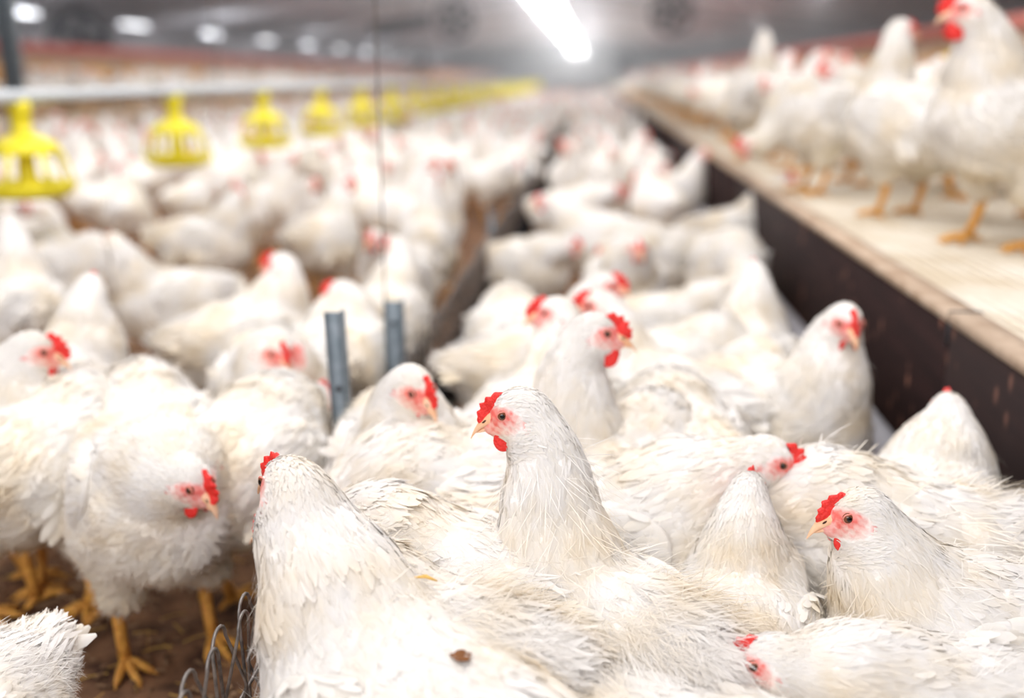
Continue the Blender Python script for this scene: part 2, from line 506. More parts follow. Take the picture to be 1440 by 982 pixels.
        out['plumage'] = mesh_np('plumage', np.vstack(Vs), np.vstack(Qs), M_FEATH, col=np.vstack(Cs))
        # folded wings: a shell of coverts over long secondaries
        for s in (-1, 1):
            wb = MB()
            Mw = Mb @ rotz(s*11*D2R) @ roty(-9*D2R) @ rotx(s*16*D2R)
            wc = T((-.030, s*.094*f, .028))
            wb.ellipsoid(wc, (.108*bl, .019, .058), 28, 16, Mw)
            VV = wb.v[0]
            # teardrop: narrow towards the tip
            loc = (VV - wc) @ Mw
            k = 1 - .45*np.clip(-loc[:, 0]/.108, 0, 1)
            loc[:, 2] *= k; loc[:, 2] -= .012*np.clip(-loc[:, 0]/.108, 0, 1)
            VV = loc @ Mw.T + wc
            QQ = wb.q[0]; TT = wb.t[0]
            TT4 = np.hstack([TT, TT[:, 2:3]])
            nf = 330 if big else 160
            fr = Mw @ np.array([-1., 0, -.12])
            Pn, Nn = sample_mesh(VV, QQ, nf, rng, lambda c, n: ((n @ Mw[:, 1])*s > -.1)*1.0 + .02)
            back = np.clip(-((Pn - wc) @ Mw)[:, 0]/.108 + .3, 0, 1.3)[:, None]
            L_ = (.028 + .034*back)*rng.uniform(.85, 1.15, nf)[:, None]; Wd = (.013 + .006*back)*rng.uniform(.9, 1.1, nf)[:, None]
            v1, q1 = feathers(Pn, Nn, np.tile(fr, (nf, 1)), L_, Wd, rng, lift=.08, curv=3.0, rows=5, cols=3, camber=.16)
            # primaries and secondaries
            m_ = 15
            tt = np.linspace(0, 1, m_)
            lp = np.stack([-.010 - .045*tt, np.full(m_, s*.013), .030 - .062*tt], -1)
            Pp = lp @ Mw.T + wc
            Np = np.tile(Mw @ np.array([0, s*1., .15]), (m_, 1)); Np /= np.linalg.norm(Np[0])
            dd = np.stack([-np.ones(m_), np.zeros(m_), -.02 - .25*tt], -1) @ Mw.T
            Lp = (.088 - .015*tt)[:, None]*rng.uniform(.95, 1.05, m_)[:, None]
            rg2 = np.random.default_rng(seed*3 + 1)
            v2, q2 = feathers(Pp, Np, dd, Lp, np.full((m_, 1), .021), rg2, lift=.06, curv=1.2, rows=7, cols=3, camber=.14, base=.003, pointy=.35)
            AV = np.vstack([VV, v1, v2]); AQ = np.vstack([QQ, q1 + len(VV), q2 + len(VV) + len(v1)])
            sh = np.concatenate([np.ones(len(VV)), np.repeat(rng.uniform(.94, 1.0, nf), 15), np.repeat(rng.uniform(.93, 1.0, m_), 21)])
            cc = white*sh[:, None]
            cr = np.concatenate([np.zeros(len(VV)), np.repeat(rng.uniform(0, .22, nf), 15), np.repeat(rng.uniform(0, .45, m_), 21)])[:, None]*(.5 + stain)
            cc = cc*(1 - cr) + cream*cr
            out['wing%d' % s] = mesh_np('wing', AV, AQ, M_FEATH, col=cc)
        # tail
        m_ = 26
        tt = np.linspace(-1, 1, m_)
        Mt = Mb @ roty(tailup*D2R)
        lay = np.arange(m_) % 3
        root = T((-.175, 0, .055))
        lp = np.stack([np.zeros(m_), tt*.028, .012*np.cos(tt*1.3) - lay*.006], -1) @ Mt.T + root
        dn = np.stack([-np.ones(m_), tt*.55, -.08*np.abs(tt) - .05*lay], -1) @ Mt.T
        Nt = np.stack([np.zeros(m_), tt*.75, np.ones(m_)], -1) @ Mt.T; Nt /= np.linalg.norm(Nt, axis=1)[:, None]
        Lt = (.075*rng.uniform(.8, 1.15, m_)*tail)[:, None]
        v, q = feathers(lp, Nt, dn, Lt, np.full((m_, 1), .022), rng, lift=.05, curv=1.5, rows=6, cols=3, camber=.2, pointy=.35)
        cr = np.repeat(rng.uniform(0, .5, m_), 18)[:, None]*(.3 + stain)
        cc = (white*(1 - cr) + cream*cr)
        # downy tuft over the tail root
        Pn, Nn = sample_mesh(V, Q, 700, rng, lambda c, n: (np.linalg.norm(c - root, axis=1) < .075)*1.0 + 1e-9)
        v3, q3 = feathers(Pn, Nn, np.tile(Mt @ np.array([-1., 0, -.1]), (700, 1)), rng.uniform(.03, .055, 700)[:, None], rng.uniform(.002, .009, 700)[:, None], rng, lift=.25, curv=2, rows=4, cols=2)
        c3 = np.tile(white, (len(v3), 1))
        out['tail'] = mesh_np('tail', np.vstack([v, v3]), np.vstack([q, q3 + len(v)]), M_FEATH, col=np.vstack([cc, c3]))
    # --- comb: serrated thin blade along the forehead
    def hm(mb): return mb
    cb = MB()
    base = np.array([(.041, -.002), (.0385, .005), (.0345, .0115), (.029, .0175), (.022, .0225), (.013, .0258)])
    bt = np.linspace(0, 1, 25)
    bx = np.interp(bt, np.linspace(0, 1, 6), base[:, 0]); bz = np.interp(bt, np.linspace(0, 1, 6), base[:, 1])
    nrm = np.stack([np.gradient(bz), -np.gradient(bx)], -1); nrm /= np.linalg.norm(nrm, axis=1)[:, None]
    teeth = np.abs(((bt*5.0 + .25*np.sin(seed)) % 1) - .5)*2
    hgt = (.0035 + .0115*np.sin(math.pi*np.clip(bt*.86 + .1, 0, 1))**.8)*comb*(1 - .42*teeth*np.clip(bt*3, 0, 1))
    hgt[-1] *= .3
    ox = bx + nrm[:, 0]*hgt + .004*comb*bt*-1; oz = bz + nrm[:, 1]*hgt
    rows = []
    for tlev, th in ((-.95, .0042), (.25, .0036), (.7, .0024), (1.0, .0007)):
        X = bx + (ox - bx)*tlev; Z = bz + (oz - bz)*tlev
        rows.append((X, Z, th*(.7 + .3*comb)))
    ring = [np.stack([X, np.full(25, th), Z], -1) for X, Z, th in rows] + [np.stack([X, np.full(25, -th), Z], -1) for X, Z, th in rows[::-1]]
    G = np.stack(ring, 0); nr = len(ring)
    G[:, :, 1] += .0015*np.sin(bt*9 + seed)[None, :]
    idx = np.arange(nr*25).reshape(nr, 25)
    CQ = np.stack([idx[:-1, :-1], idx[1:, :-1], idx[1:, 1:], idx[:-1, 1:]], -1).reshape(-1, 4)
    endc = [[idx[i, 0], idx[i+1, 0], idx[nr-2-i, 0], idx[nr-1-i, 0]] for i in range(3)] + [[idx[nr-1-i, -1], idx[nr-2-i, -1], idx[i+1, -1], idx[i, -1]] for i in range(3)]
    cb.add(G.reshape(-1, 3) @ Mh.T + hp, np.vstack([CQ, endc]))
    out['comb'] = cb.mesh('comb', M_COMB)
    out['_comb'] = cb
    # --- beak: upper and lower mandible
    bk = MB()
    tu = np.linspace(0, 1, 9)
    ux = .029 + .030*tu; uz = -.001 - .004*tu - .0125*tu**2.6
    V_, Q_ = [], []
    k = 12; th = np.arange(k)*2*math.pi/k
    for i, t in enumerate(tu):
        w = .0098*(1 - t)**.75 + .0007; hh = .0092*(1 - t)**.8 + .0008
        z_ = np.sin(th); z_ = np.where(z_ < 0, z_*.45, z_)
        V_.append(np.stack([np.full(k, ux[i]), np.cos(th)*w, uz[i] + z_*hh], -1))
    V_ = np.vstack(V_); idx = np.arange(len(V_)).reshape(9, k); nx_ = np.roll(idx, -1, 1)
    Q_ = np.stack([idx[:-1], nx_[:-1], nx_[1:], idx[1:]], -1).reshape(-1, 4)
    bk.add(V_ @ Mh.T + hp, Q_)
    tl = np.linspace(0, 1, 6); V_ = []
    for i, t in enumerate(tl):
        w = .0082*(1 - t)**.7 + .0006; hh = .0045*(1 - t)**.7 + .0006
        V_.append(np.stack([np.full(k, .026 + .0265*t), np.cos(th)*w, -.0085 - .0015*t - .0015*t*t + np.sin(th)*hh], -1))
    V_ = np.vstack(V_); idx = np.arange(len(V_)).reshape(6, k); nx_ = np.roll(idx, -1, 1)
    Q_ = np.stack([idx[:-1], nx_[:-1], nx_[1:], idx[1:]], -1).reshape(-1, 4)
    bk.add(V_ @ Mh.T + hp, Q_)
    out['beak'] = bk.mesh('beak', M_BEAK); out['_beak'] = bk
    # nostrils
    if detail >= 3:
        ns = MB()
        for s in (-1, 1): ns.ellipsoid(HT((.0385, s*.0068, .001)), (.0032, .0009, .0012), 10, 6, Mh @ roty(20*D2R))
        out['nostril'] = ns.mesh('nostril', M_DARK)
    wt = []
    for s in (-1, 1):
        w = MB(); wl = .0115*wattle
        w.ellipsoid(HT((.024, s*.0105, -.0185 - wl*.62)), (wl*.92, .0034, wl*1.05), 16, 12, Mh @ rotx(s*10*D2R))
        out['wattle%d' % s] = w.mesh('wattle', M_COMB); wt.append(w)
    out['_wattles'] = wt
    # eyes: mesh in its own frame so that the iris follows the eye
    for s in (-1, 1):
        out['eye%d' % s] = (HT((.0165, s*.0178, .0062)), Mh @ rotx(-s*math.pi/2) @ rotx(s*4*D2R), s)
        ld = MB()
        th = np.linspace(0, 2*math.pi, 21)
        ring = np.stack([.0165 + .0056*np.cos(th), np.full(21, s*.0200), .0062 + .0050*np.sin(th)], -1)
        ring[:, 1] -= s*.0012*np.abs(np.cos(th))
        ld.tube(ring @ Mh.T + hp, .0010, 6)
        out['lid%d' % s] = ld.mesh('eyelid', M_LID)
    # legs with toes
    lg = []
    for s in (-1, 1):
        l = MB()
        st_ = .02*rng.uniform(-1, 1)
        ax_, ay_ = .012 + st_, s*.062
        l.tube([(.02, ay_, .15 - squat*.8), (.0 + st_*.3, ay_, .115 - squat*.7), (-.006 + st_*.5, ay_, .095 - squat*.6), (.0 + st_*.8, ay_, .05 - squat*.2), (ax_, ay_, .017)],
               [.016, .0125, .0105, .0085, .0095], 10)
        for a, ln in ((-32, .048), (0, .06), (32, .048), (172, .026)):
            d = np.array([math.cos(a*D2R), math.sin(a*D2R), 0])
            o = np.array([ax_, ay_, .013])
            l.tube([o, o + d*ln*.35 + (0, 0, .001), o + d*ln*.7 + (0, 0, -.003), o + d*ln + (0, 0, -.007)], [.0078, .0066, .0060, .0045], 8)
            l.tube([o + d*ln*.95 + (0, 0, -.006), o + d*(ln + .009) + (0, 0, -.0105)], [.003, .0008], 6)
        out['leg%d' % s] = l.mesh('leg', M_LEG); lg.append(l)
    out['_legs'] = lg
    return out

M_DARK = simple('dark_hole', (.06, .02, .01), .8)
em = MB(); em.ellipsoid((0, 0, 0), (.0056, .0056, .0046), 20, 14)
EYE_MESH = em.mesh('eye', M_EYE)

def build_hen(data, loc, yaw, s=1.0):
    root = empty('hen', loc, yaw, s)
    link('body', data['body'], root)
    for key, nm in (('plumage', 'plumage'), ('wing-1', 'wing'), ('wing1', 'wing'), ('tail', 'tail'), ('comb', 'comb'), ('wattle-1', 'wattle'), ('wattle1', 'wattle'),
                    ('leg-1', 'leg'), ('leg1', 'leg')):
        if key in data: link(nm, data[key], root)
    b = link('beak', data['beak'], root)
    if 'nostril' in data: link('nostril', data['nostril'], b)
    for sd in (-1, 1):
        p, M, _ = data['eye%d' % sd]
        e = link('eye', EYE_MESH, root)
        e.location = Vector(p); e.rotation_euler = Matrix(M.tolist()).to_euler()
        link('eyelid', data['lid%d' % sd], root)
    return root
def copy_tree(o, parent=None):
    c = o.copy(); COL.objects.link(c)
    if parent: c.parent = parent
    for ch in o.children: copy_tree(ch, c)
    return c

# ================================================================== THE SETTING
BX = 0.58            # board line of the right platform
PH = 0.45            # platform height
FX = -0.35           # wire fence line
YEND = 78.0
M_LITTER = simple('brown_litter', (.045, .018, .010), .95, noise=.7, nscale=17, col2=(.36, .19, .10), bump=1.0)
M_CEIL = simple('grey_ceiling_panel', (.62, .62, .68), .8, noise=.8, nscale=.35, col2=(.76, .76, .82), coords='Object')
M_WALL = simple('grey_wall_panel', (.42, .41, .44), .8, noise=.6, nscale=.6, col2=(.52, .51, .53))
M_ENDW = simple('pale_end_wall', (.75, .76, .78), .8)
M_STEEL = simple('galvanized_steel', (.10, .13, .155), .45, .35, noise=.6, nscale=40, col2=(.17, .20, .23))
M_WIRE = simple('dull_wire', (.13, .12, .12), .45, .7, noise=.5, nscale=80, col2=(.30, .27, .25))
M_DARKSTRIP = simple('matte_dark_strip', (.012, .012, .015), .9, spec=.2)
M_DARKM = simple('dark_metal', (.03, .03, .04), .6)
M_STRAW = simple('straw', (.55, .30, .07), .7, noise=.8, nscale=9, col2=(.80, .52, .14))
M_CHIP = simple('wood_chips', (.10, .045, .02), .9, noise=.7, nscale=16, col2=(.52, .33, .19))
M_PLANK = None
def plank_material():
    m, nt, b = new_mat('dark_brown_board'); L = nt.links
    tc = nt.nodes.new('ShaderNodeTexCoord')
    mp = nt.nodes.new('ShaderNodeMapping'); mp.inputs['Scale'].default_value = (1, 1.5, 12)
    L.new(tc.outputs['Object'], mp.inputs[0])
    n = nt.nodes.new('ShaderNodeTexNoise'); n.inputs['Scale'].default_value = 3; n.inputs['Detail'].default_value = 6
    L.new(mp.outputs[0], n.inputs['Vector'])
    r = nt.nodes.new('ShaderNodeValToRGB')
    r.color_ramp.elements[0].color = (.007, .003, .004, 1); r.color_ramp.elements[1].color = (.038, .016, .015, 1)
    L.new(n.outputs['Fac'], r.inputs['Fac'])
    v = nt.nodes.new('ShaderNodeTexVoronoi'); v.inputs['Scale'].default_value = 24
    mp2 = nt.nodes.new('ShaderNodeMapping'); mp2.inputs['Scale'].default_value = (1, 1, .65)
    L.new(tc.outputs['Object'], mp2.inputs[0]); L.new(mp2.outputs[0], v.inputs['Vector'])
    r2 = nt.nodes.new('ShaderNodeValToRGB')
    r2.color_ramp.elements[0].position = .10; r2.color_ramp.elements[0].color = (1, 1, 1, 1)
    r2.color_ramp.elements[1].position = .28; r2.color_ramp.elements[1].color = (0, 0, 0, 1)
    L.new(v.outputs['Distance'], r2.inputs['Fac'])
    n3 = nt.nodes.new('ShaderNodeTexNoise'); n3.inputs['Scale'].default_value = 7
    L.new(tc.outputs['Object'], n3.inputs['Vector'])
    r3 = nt.nodes.new('ShaderNodeValToRGB'); r3.color_ramp.elements[0].position = .47; r3.color_ramp.elements[1].position = .6
    L.new(n3.outputs['Fac'], r3.inputs['Fac'])
    mu = nt.nodes.new('ShaderNodeMath'); mu.operation = 'MULTIPLY'
    L.new(r2.outputs['Color'], mu.inputs[0]); L.new(r3.outputs['Color'], mu.inputs[1])
    mx = nt.nodes.new('ShaderNodeMix'); mx.data_type = 'RGBA'
    L.new(mu.outputs[0], mx.inputs['Factor']); L.new(r.outputs['Color'], mx.inputs['A']); mx.inputs['B'].default_value = (.26, .12, .085, 1)
    L.new(mx.outputs['Result'], b.inputs['Base Color']); b.inputs['Roughness'].default_value = .85; b.inputs['Specular IOR Level'].default_value = .25
    return m
M_PLANK = plank_material()
M_EDGE = simple('worn_wood_edge', (.34, .22, .14), .8, noise=.9, nscale=18, col2=(.66, .52, .40), bump=.6)
M_BASE = simple('pale_base_strip', (.50, .52, .60), .6, noise=.8, nscale=9, col2=(.80, .82, .90))
def slat_material():
    m, nt, b = new_mat('cream_plastic_slats'); L = nt.links
    tc = nt.nodes.new('ShaderNodeTexCoord')
    n = nt.nodes.new('ShaderNodeTexNoise'); n.inputs['Scale'].default_value = 8; n.inputs['Detail'].default_value = 5
    L.new(tc.outputs['Object'], n.inputs['Vector'])
    r = nt.nodes.new('ShaderNodeValToRGB'); r.color_ramp.elements[0].position = .35; r.color_ramp.elements[1].position = .65
    r.color_ramp.elements[0].color = (.66, .56, .42, 1); r.color_ramp.elements[1].color = (.82, .76, .66, 1)
    L.new(n.outputs['Fac'], r.inputs['Fac']); L.new(r.outputs['Color'], b.inputs['Base Color'])
    b.inputs['Roughness'].default_value = .7
    return m
M_SLAT = slat_material()
M_YEL = simple('yellow_plastic', (.86, .74, .015), .45, noise=.4, nscale=12, col2=(.92, .80, .03))
M_NEST = simple('brown_nest_panel', (.50, .33, .22), .8, noise=.8, nscale=3, col2=(.66, .50, .38))
M_RED = simple('red_curtain', (.62, .16, .13), .8, noise=.5, nscale=4, col2=(.70, .28, .24))
M_PALEM = simple('pale_metal', (.62, .66, .70), .45, .3)
M_TUBE = emission('lamp_tube', (.97, .98, 1.0), 30)
M_TUBE2 = emission('lamp_tube_blue', (.93, .95, 1.0), 3.2)

def struct(name, mb, mat, smooth=False):
    o = mb.build(name, mat, None, smooth); o['kind'] = 'structure'; return o

# litter floor: uneven close by, flat further off
def floor_mesh():
    rg = np.random.default_rng(5)
    xs = np.concatenate([np.linspace(-13, -2.2, 14), np.linspace(-2.0, .62, 150), [4, 9, 13]])
    ys = np.concatenate([[-6, -2], np.linspace(.2, 4.5, 230), np.linspace(5, YEND, 30)])
    X, Y = np.meshgrid(xs, ys, indexing='ij')
    Z = np.zeros_like(X)
    for k in range(26):
        a = rg.uniform(0, 6.28); fr = rg.uniform(9, 90)
        Z += np.sin(X*fr*math.cos(a) + Y*fr*math.sin(a) + rg.uniform(0, 6))*.055/fr
    near = ((X > -2.05) & (X < .62) & (Y > .1) & (Y < 4.6))
    Z = np.where(near, Z, 0) - .004
    idx = np.arange(X.size).reshape(X.shape)
    Q = np.stack([idx[:-1, :-1], idx[1:, :-1], idx[1:, 1:], idx[:-1, 1:]], -1).reshape(-1, 4)
    return mesh_np('floor', np.stack([X, Y, Z], -1).reshape(-1, 3), Q, M_LITTER)
fl = link('floor', floor_mesh()); fl['kind'] = 'structure'
RX = -1.0
def ceil_h(x): return 3.25 - abs(x - RX)*.10
mb = MB()
for x0, x1 in ((-12, RX), (RX, 9.0)):
    z0, z1 = ceil_h(x0), ceil_h(x1)
    V = [(x0, -6, z0), (x1, -6, z1), (x1, YEND, z1), (x0, YEND, z0), (x0, -6, z0+.1), (x1, -6, z1+.1), (x1, YEND, z1+.1), (x0, YEND, z0+.1)]
    mb.add(V, [(0, 3, 2, 1), (4, 5, 6, 7), (0, 1, 5, 4), (2, 3, 7, 6)])
struct('ceiling', mb, M_CEIL)
mb = MB(); mb.box(-12.1, -12, -6, YEND, 0, 2.3); struct('wall_left', mb, M_WALL)
mb = MB(); mb.box(9, 9.1, -6, YEND, 0, 2.4); struct('wall_right', mb, M_WALL)
mb = MB(); mb.box(-12.1, 9.1, YEND, YEND+.1, 0, 3.4); struct('wall_back', mb, M_ENDW)
# ceiling purlins across the barn
for i in range(9):
    y = 30 + i*5.5
    mb = MB()
    mb.tube([(-11.9, y, ceil_h(-11.9)-.04), (RX, y, ceil_h(RX)-.04), (8.9, y, ceil_h(8.9)-.04)], .04, 4)
    o = mb.build('trim_%d' % (i+1), M_WALL, None, False); o['kind'] = 'structure'

# ---- right platform
pf = empty('slatted_platform', (0, 0, 0))
tag(pf, 'raised platform with dark brown board front and cream slatted top on the right', 'platform')
y = -1.0; ys = [-1.0, 1.62, 4.1, 7.6, 12, 18, 28, 42, 60, YEND-.2]
for a, b in zip(ys[:-1], ys[1:]):
    mb = MB(); mb.box(BX, BX+.028, a+.002, b-.002, .165, PH-.012); o = mb.build('front_board', M_PLANK, pf, False)
    bv = o.modifiers.new('b', 'BEVEL'); bv.width = .003
    mb = MB(); mb.box(BX-.004, BX+.045, a+.004, b-.004, PH-.012, PH+.006)
    o = mb.build('edge_strip', M_EDGE, pf, False)
mb = MB(); mb.box(BX+.02, BX+.05, -1, YEND-.2, 0, .17); mb.build('base_strip', M_BASE, pf, False)
mb = MB()
mb.box(BX+.06, 4.2, -1, YEND-.2, PH-.03, PH-.012)
for k in range(26):                               # long slats with rounded ribs
    x = BX + .052 + k*.027
    mb.box(x, x+.019, -1, 9, PH-.012, PH)
mb.box(BX + .052 + 26*.027, 4.2, -1, 9, PH-.012, PH)
mb.box(BX + .052, 4.2, 9, YEND-.2, PH-.012, PH)
yy = -1.0
while yy < 7:
    mb.box(BX+.055, BX+.75, yy, yy+.008, PH-.013, PH-.002); yy += .04
mb.build('slat_floor', M_SLAT, pf, False)
mb = MB()
rg = random.Random(3)
for a in ys[1:4]:
    mb = MB(); mb.box(BX-.002, BX+.048, a-.006, a+.006, PH-.05, PH+.0065); mb.build('joint_block', M_DARKM, pf, False)

# nest boxes on both sides
def nest_row(name, x0, x1, zb, y0, y1, label, topz, redh):
    r = empty(name, ((x0+x1)/2, y0, zb))
    tag(r, label, 'nest boxes')
    cx = (x0+x1)/2
    def P(mb, nm, mat):
        o = mb.build(nm, mat, r, False); o.location = (-cx, -y0, -zb)
    mb = MB(); mb.box(x0, x1, y0, y1, zb, topz-redh); P(mb, 'box_row', M_NEST)
    mb = MB(); mb.box(x0-.04, x1+.04, y0, y1, topz-redh, topz); P(mb, 'red_lid', M_RED)
    inner = x1 if x1 < 0 else x0
    mb = MB(); mb.box(-.012, .012, 0, .9, zb+.12, topz-redh-.12); me = mb.mesh('nest_opening', M_LEG, False)
    for i in range(40):
        o = link('nest_opening', me, r); o.location = (inner - cx, .1 + i*1.2, -zb)
nest_row('nest_box_row', 3.0, 4.0, PH + .008, 3.0, YEND-1, 'long brown nest box row along the back of the right platform', 1.26, .10)
nest_row('nest_box_row', -7.9, -6.9, PH, 6.0, YEND-1, 'long nest box row with red top beyond the left hens', 1.24, .13)

# left platform
pl = empty('slatted_platform', (-5, 6, 0))
tag(pl, 'low grey fronted platform far to the left, full of white hens', 'platform')
mb = MB(); mb.box(-1.9, 0, 0, YEND-7, PH-.04, PH); mb.build('slat_floor', M_SLAT, pl, False)
mb = MB(); mb.box(-.03, 0.0, 0, YEND-7, .2, PH-.04); mb.build('front_board', M_NEST, pl, False)
mb = MB(); mb.box(-.08, -.05, 0, YEND-7, 0, .2); mb.build('base_strip', M_DARKM, pl, False)

# ---- wire fence
def fence_mesh(y0, y1, pitch, n, r, seg):
    mb = MB(); y = y0; i = 0
    rg = random.Random(8)
    while y < y1:
        dx = .004*(1 if i % 2 else -1)
        h = .305 + rg.uniform(-.006, .006); a = .016 + rg.uniform(-.002, .002)
        lean = rg.uniform(-.003, .003)
        arc = [(FX + dx + lean, y + a*math.cos(t), h - a + a*math.sin(t)) for t in np.linspace(0, math.pi, seg)]
        half = lambda s: [(FX - dx*1.3, y + s*pitch*1.02, h-.085), (FX + dx, y + s*.004, h-.165), (FX - dx*1.3, y + s*pitch*1.02, h-.245), (FX, y + s*.004, .0)]
        mb.tube(half(1)[::-1] + arc + half(-1), r, n, cap=False)
        y += pitch; i += 1
    return mb
fr = empty('wire_fence', (0, 0, 0))
tag(fr, 'low looped wire mesh fence running down the barn between the hens', 'fence')
fence_mesh(.62, 2.6, .036, 7, .0018, 9).build('wire_mesh', M_WIRE, fr)
fence_mesh(2.6, 9, .036, 4, .002, 5).build('wire_mesh', M_WIRE, fr)
fence_mesh(9, 45, .09, 3, .006, 3).build('wire_mesh', M_WIRE, fr)
mb = MB(); mb.tube([(FX, .62, .205), (FX+.004, 1.5, .21), (FX, 4, .205), (FX, 45, .21)], .0022, 5)
mb.tube([(FX+.005, .62, .012), (FX, 45, .012)], .003, 5)
mb.build('tension_wire', M_WIRE, fr)
mb = MB(); mb.box(FX+.008, FX+.014, 1.05, 45, .0, .17); mb.build('dark_strip', M_DARKSTRIP, fr, False)  # plain dark strip added to give the fence foot its dark band
def post(x, y, h, lx, ly, label, w=.013):
    r = empty('metal_post', (x, y, 0))
    tag(r, label, 'post')
    mb = MB()
    V = [(px + lx*z, py + ly*z, z) for z in (-.02, h) for px, py in ((-w, -.004), (w, -.004), (w, .004), (-w, .004))]
    mb.add(V, [(0, 3, 2, 1), (4, 5, 6, 7), (0, 1, 5, 4), (1, 2, 6, 5), (2, 3, 7, 6), (3, 0, 4, 7)])
    V = [(px + lx*z, py + ly*z, z) for z in (-.02, h) for px, py in ((w-.004, .004), (w, .004), (w, .022), (w-.004, .022))]
    mb.add(V, [(0, 3, 2, 1), (4, 5, 6, 7), (0, 1, 5, 4), (1, 2, 6, 5), (2, 3, 7, 6), (3, 0, 4, 7)])
    mb.build('steel_angle', M_STEEL, r, False)
    mb = MB()
    for z in (.12, .24, .36): mb.tube([(lx*z + .002, ly*z - w*.6-.003, z), (lx*z + .002, ly*z - w*.6+.006, z)], .004, 10)
    mb.build('bolt', M_DARKM, r)
    return r
post(-.375, 1.44, .478, -.03, 0, 'leaning blue-grey steel post at the wire fence, nearest the camera')
post(-.385, 1.87, .40, 0, 0, 'shorter grey steel post at the wire fence with a thin cable above it', .018)
mb = MB(); mb.tube([(-.40, 1.87, .39), (-.40, 1.87, 3.18)], .0016, 6)
tag(mb.build('hanging_cable', M_WIRE), 'thin cable rising from the shorter fence post to the ceiling', 'cable')
for i, Y in enumerate((3.6, 5.6, 7.9)):
    tag(post(-.37, Y, .36, 0, 0, ''), 'blurred fence post further down the wire fence', 'post', 'far fence posts')

# ---- pan feeders along their pipe
def feeder_proto():
    r = empty('pan_feeder', (0, 0, 0))
    mb = MB()
    mb.lathe([(.0, .0), (.10, .0), (.128, .012), (.140, .034), (.143, .046), (.138, .048), (.130, .030), (.098, .012), (.0, .010)], 36)
    mb.build('pan', M_YEL, r)
    mb = MB()
    mb.lathe([(.030, .205), (.034, .200), (.060, .188), (.092, .170), (.106, .150), (.108, .136), (.103, .136), (.100, .150), (.088, .164), (.056, .181), (.030, .195)], 36)
    mb.build('dome', M_YEL, r)
    mb = MB()
    mb.lathe([(.0, .30), (.020, .30), (.034, .292), (.036, .262), (.030, .258), (.030, .205), (.042, .196), (.0, .196)], 24)
    mb.build('drop_tube', M_YEL, r)
    for k in range(7):
        a = k*math.pi*2/7 + .3
        c, s = math.cos(a), math.sin(a)
        mb = MB()
        def pp(rad, z, t): return (rad*c - t*s, rad*s + t*c, z)
        w = .009
        V = []
        for rad, z in ((.104, .150), (.124, .10), (.140, .042)):
            V += [pp(rad-.003, z, -w), pp(rad-.003, z, w), pp(rad+.003, z, w), pp(rad+.003, z, -w)]
        Q = []
        for i in range(2):
            for j in range(4): Q.append((i*4+j, i*4+(j+1) % 4, i*4+4+(j+1) % 4, i*4+4+j))
        Q += [(3, 2, 1, 0), (8, 9, 10, 11)]
        mb.add(V, Q); mb.build('grille_bar', M_YEL, r, False)
    mb = MB(); mb.lathe([(.026, .012), (.048, .02), (.030, .06), (.024, .196)], 20); mb.build('feed_cone', M_YEL, r)
    return r
FDX = -1.78
fp = feeder_proto()
names = ['yellow pan feeder cut by the left edge, nearest of the row', 'second yellow pan feeder from the left, above a hen and brown litter', 'third yellow pan feeder from the left, hung under the cable',
         'fourth yellow pan feeder from the left']
for i in range(26):
    o = fp if i == 0 else copy_tree(fp)
    o.location = (FDX, 3.04 + 1.17*i, .455); o.rotation_euler = (0, 0, .35*i)
    if i < 4: tag(o, names[i], 'feeder', 'yellow pan feeders in a row')
    elif i < 9: tag(o, 'blurred yellow pan feeder in the middle of the receding row', 'feeder', 'mid-distance pan feeders')
    else: tag(o, 'tiny blurred yellow pan feeder at the far end of the row', 'feeder', 'far pan feeders')
mb = MB(); mb.tube([(FDX, 1.5, .765), (FDX, YEND-6, .765)], .022, 12)
tag(mb.build('feed_pipe', M_PALEM), 'long pale pipe joining the tops of the yellow feeders', 'pipe')
for Y in (4.7, 9.5):
    mb = MB(); mb.tube([(FDX, Y + .05, .78), (FDX, Y + .05, 3.1)], .004, 6)
    tag(mb.build('suspension_cable', M_WIRE), ['thin cable holding the feed pipe near the third feeder', 'thin cable holding the feed pipe far back'][Y > 5], 'cable')
o = copy_tree(fp); o.location = (1.62, 4.75, .74); tag(o, 'yellow feeder half hidden among the hens on the right platform', 'feeder')

# ---- lamps
def lamp_proto(mat, ln):
    r = empty('ceiling_lamp', (0, 0, 0))
    mb = MB(); mb.box(-.06, .06, -ln/2, ln/2, .03, .075); mb.build('housing', M_PALEM, r, False)
    mb = MB(); mb.tube([(0, -ln/2+.03, 0), (0, ln/2-.03, 0)], .045, 12); mb.build('tube', mat, r)
    mb = MB(); mb.box(-.03, .03, -ln/2+.01, -ln/2+.03, .0, .03); mb.box(-.03, .03, ln/2-.03, ln/2-.01, .0, .03); mb.build('end_cap', M_PALEM, r, False)
    return r
LA = lamp_proto(M_TUBE, 1.3); LB = None
first = True
def place_lamp(proto, used, x, y, z, label, group):
    o = copy_tree(proto) if used else proto
    o.location = (x, y, z); tag(o, label, 'lamp', group)
    return o
u = False
for row, (x, off, n) in enumerate(((-1.50, 18.6, 23), (-.92, 19.7, 23))):
    for k in range(n):
        Y = off + k*2.4
        place_lamp(LA, u, x, Y, 2.50, ['bright tube lamp in the left line of the double row under the ridge', 'bright tube lamp in the right line of the double row under the ridge'][row], ['left line of ridge lamps', 'right line of ridge lamps'][row]); u = True
        if k % 2 == 0: bulb((x, Y, 2.40), 60 if Y < 40 else 150)
        
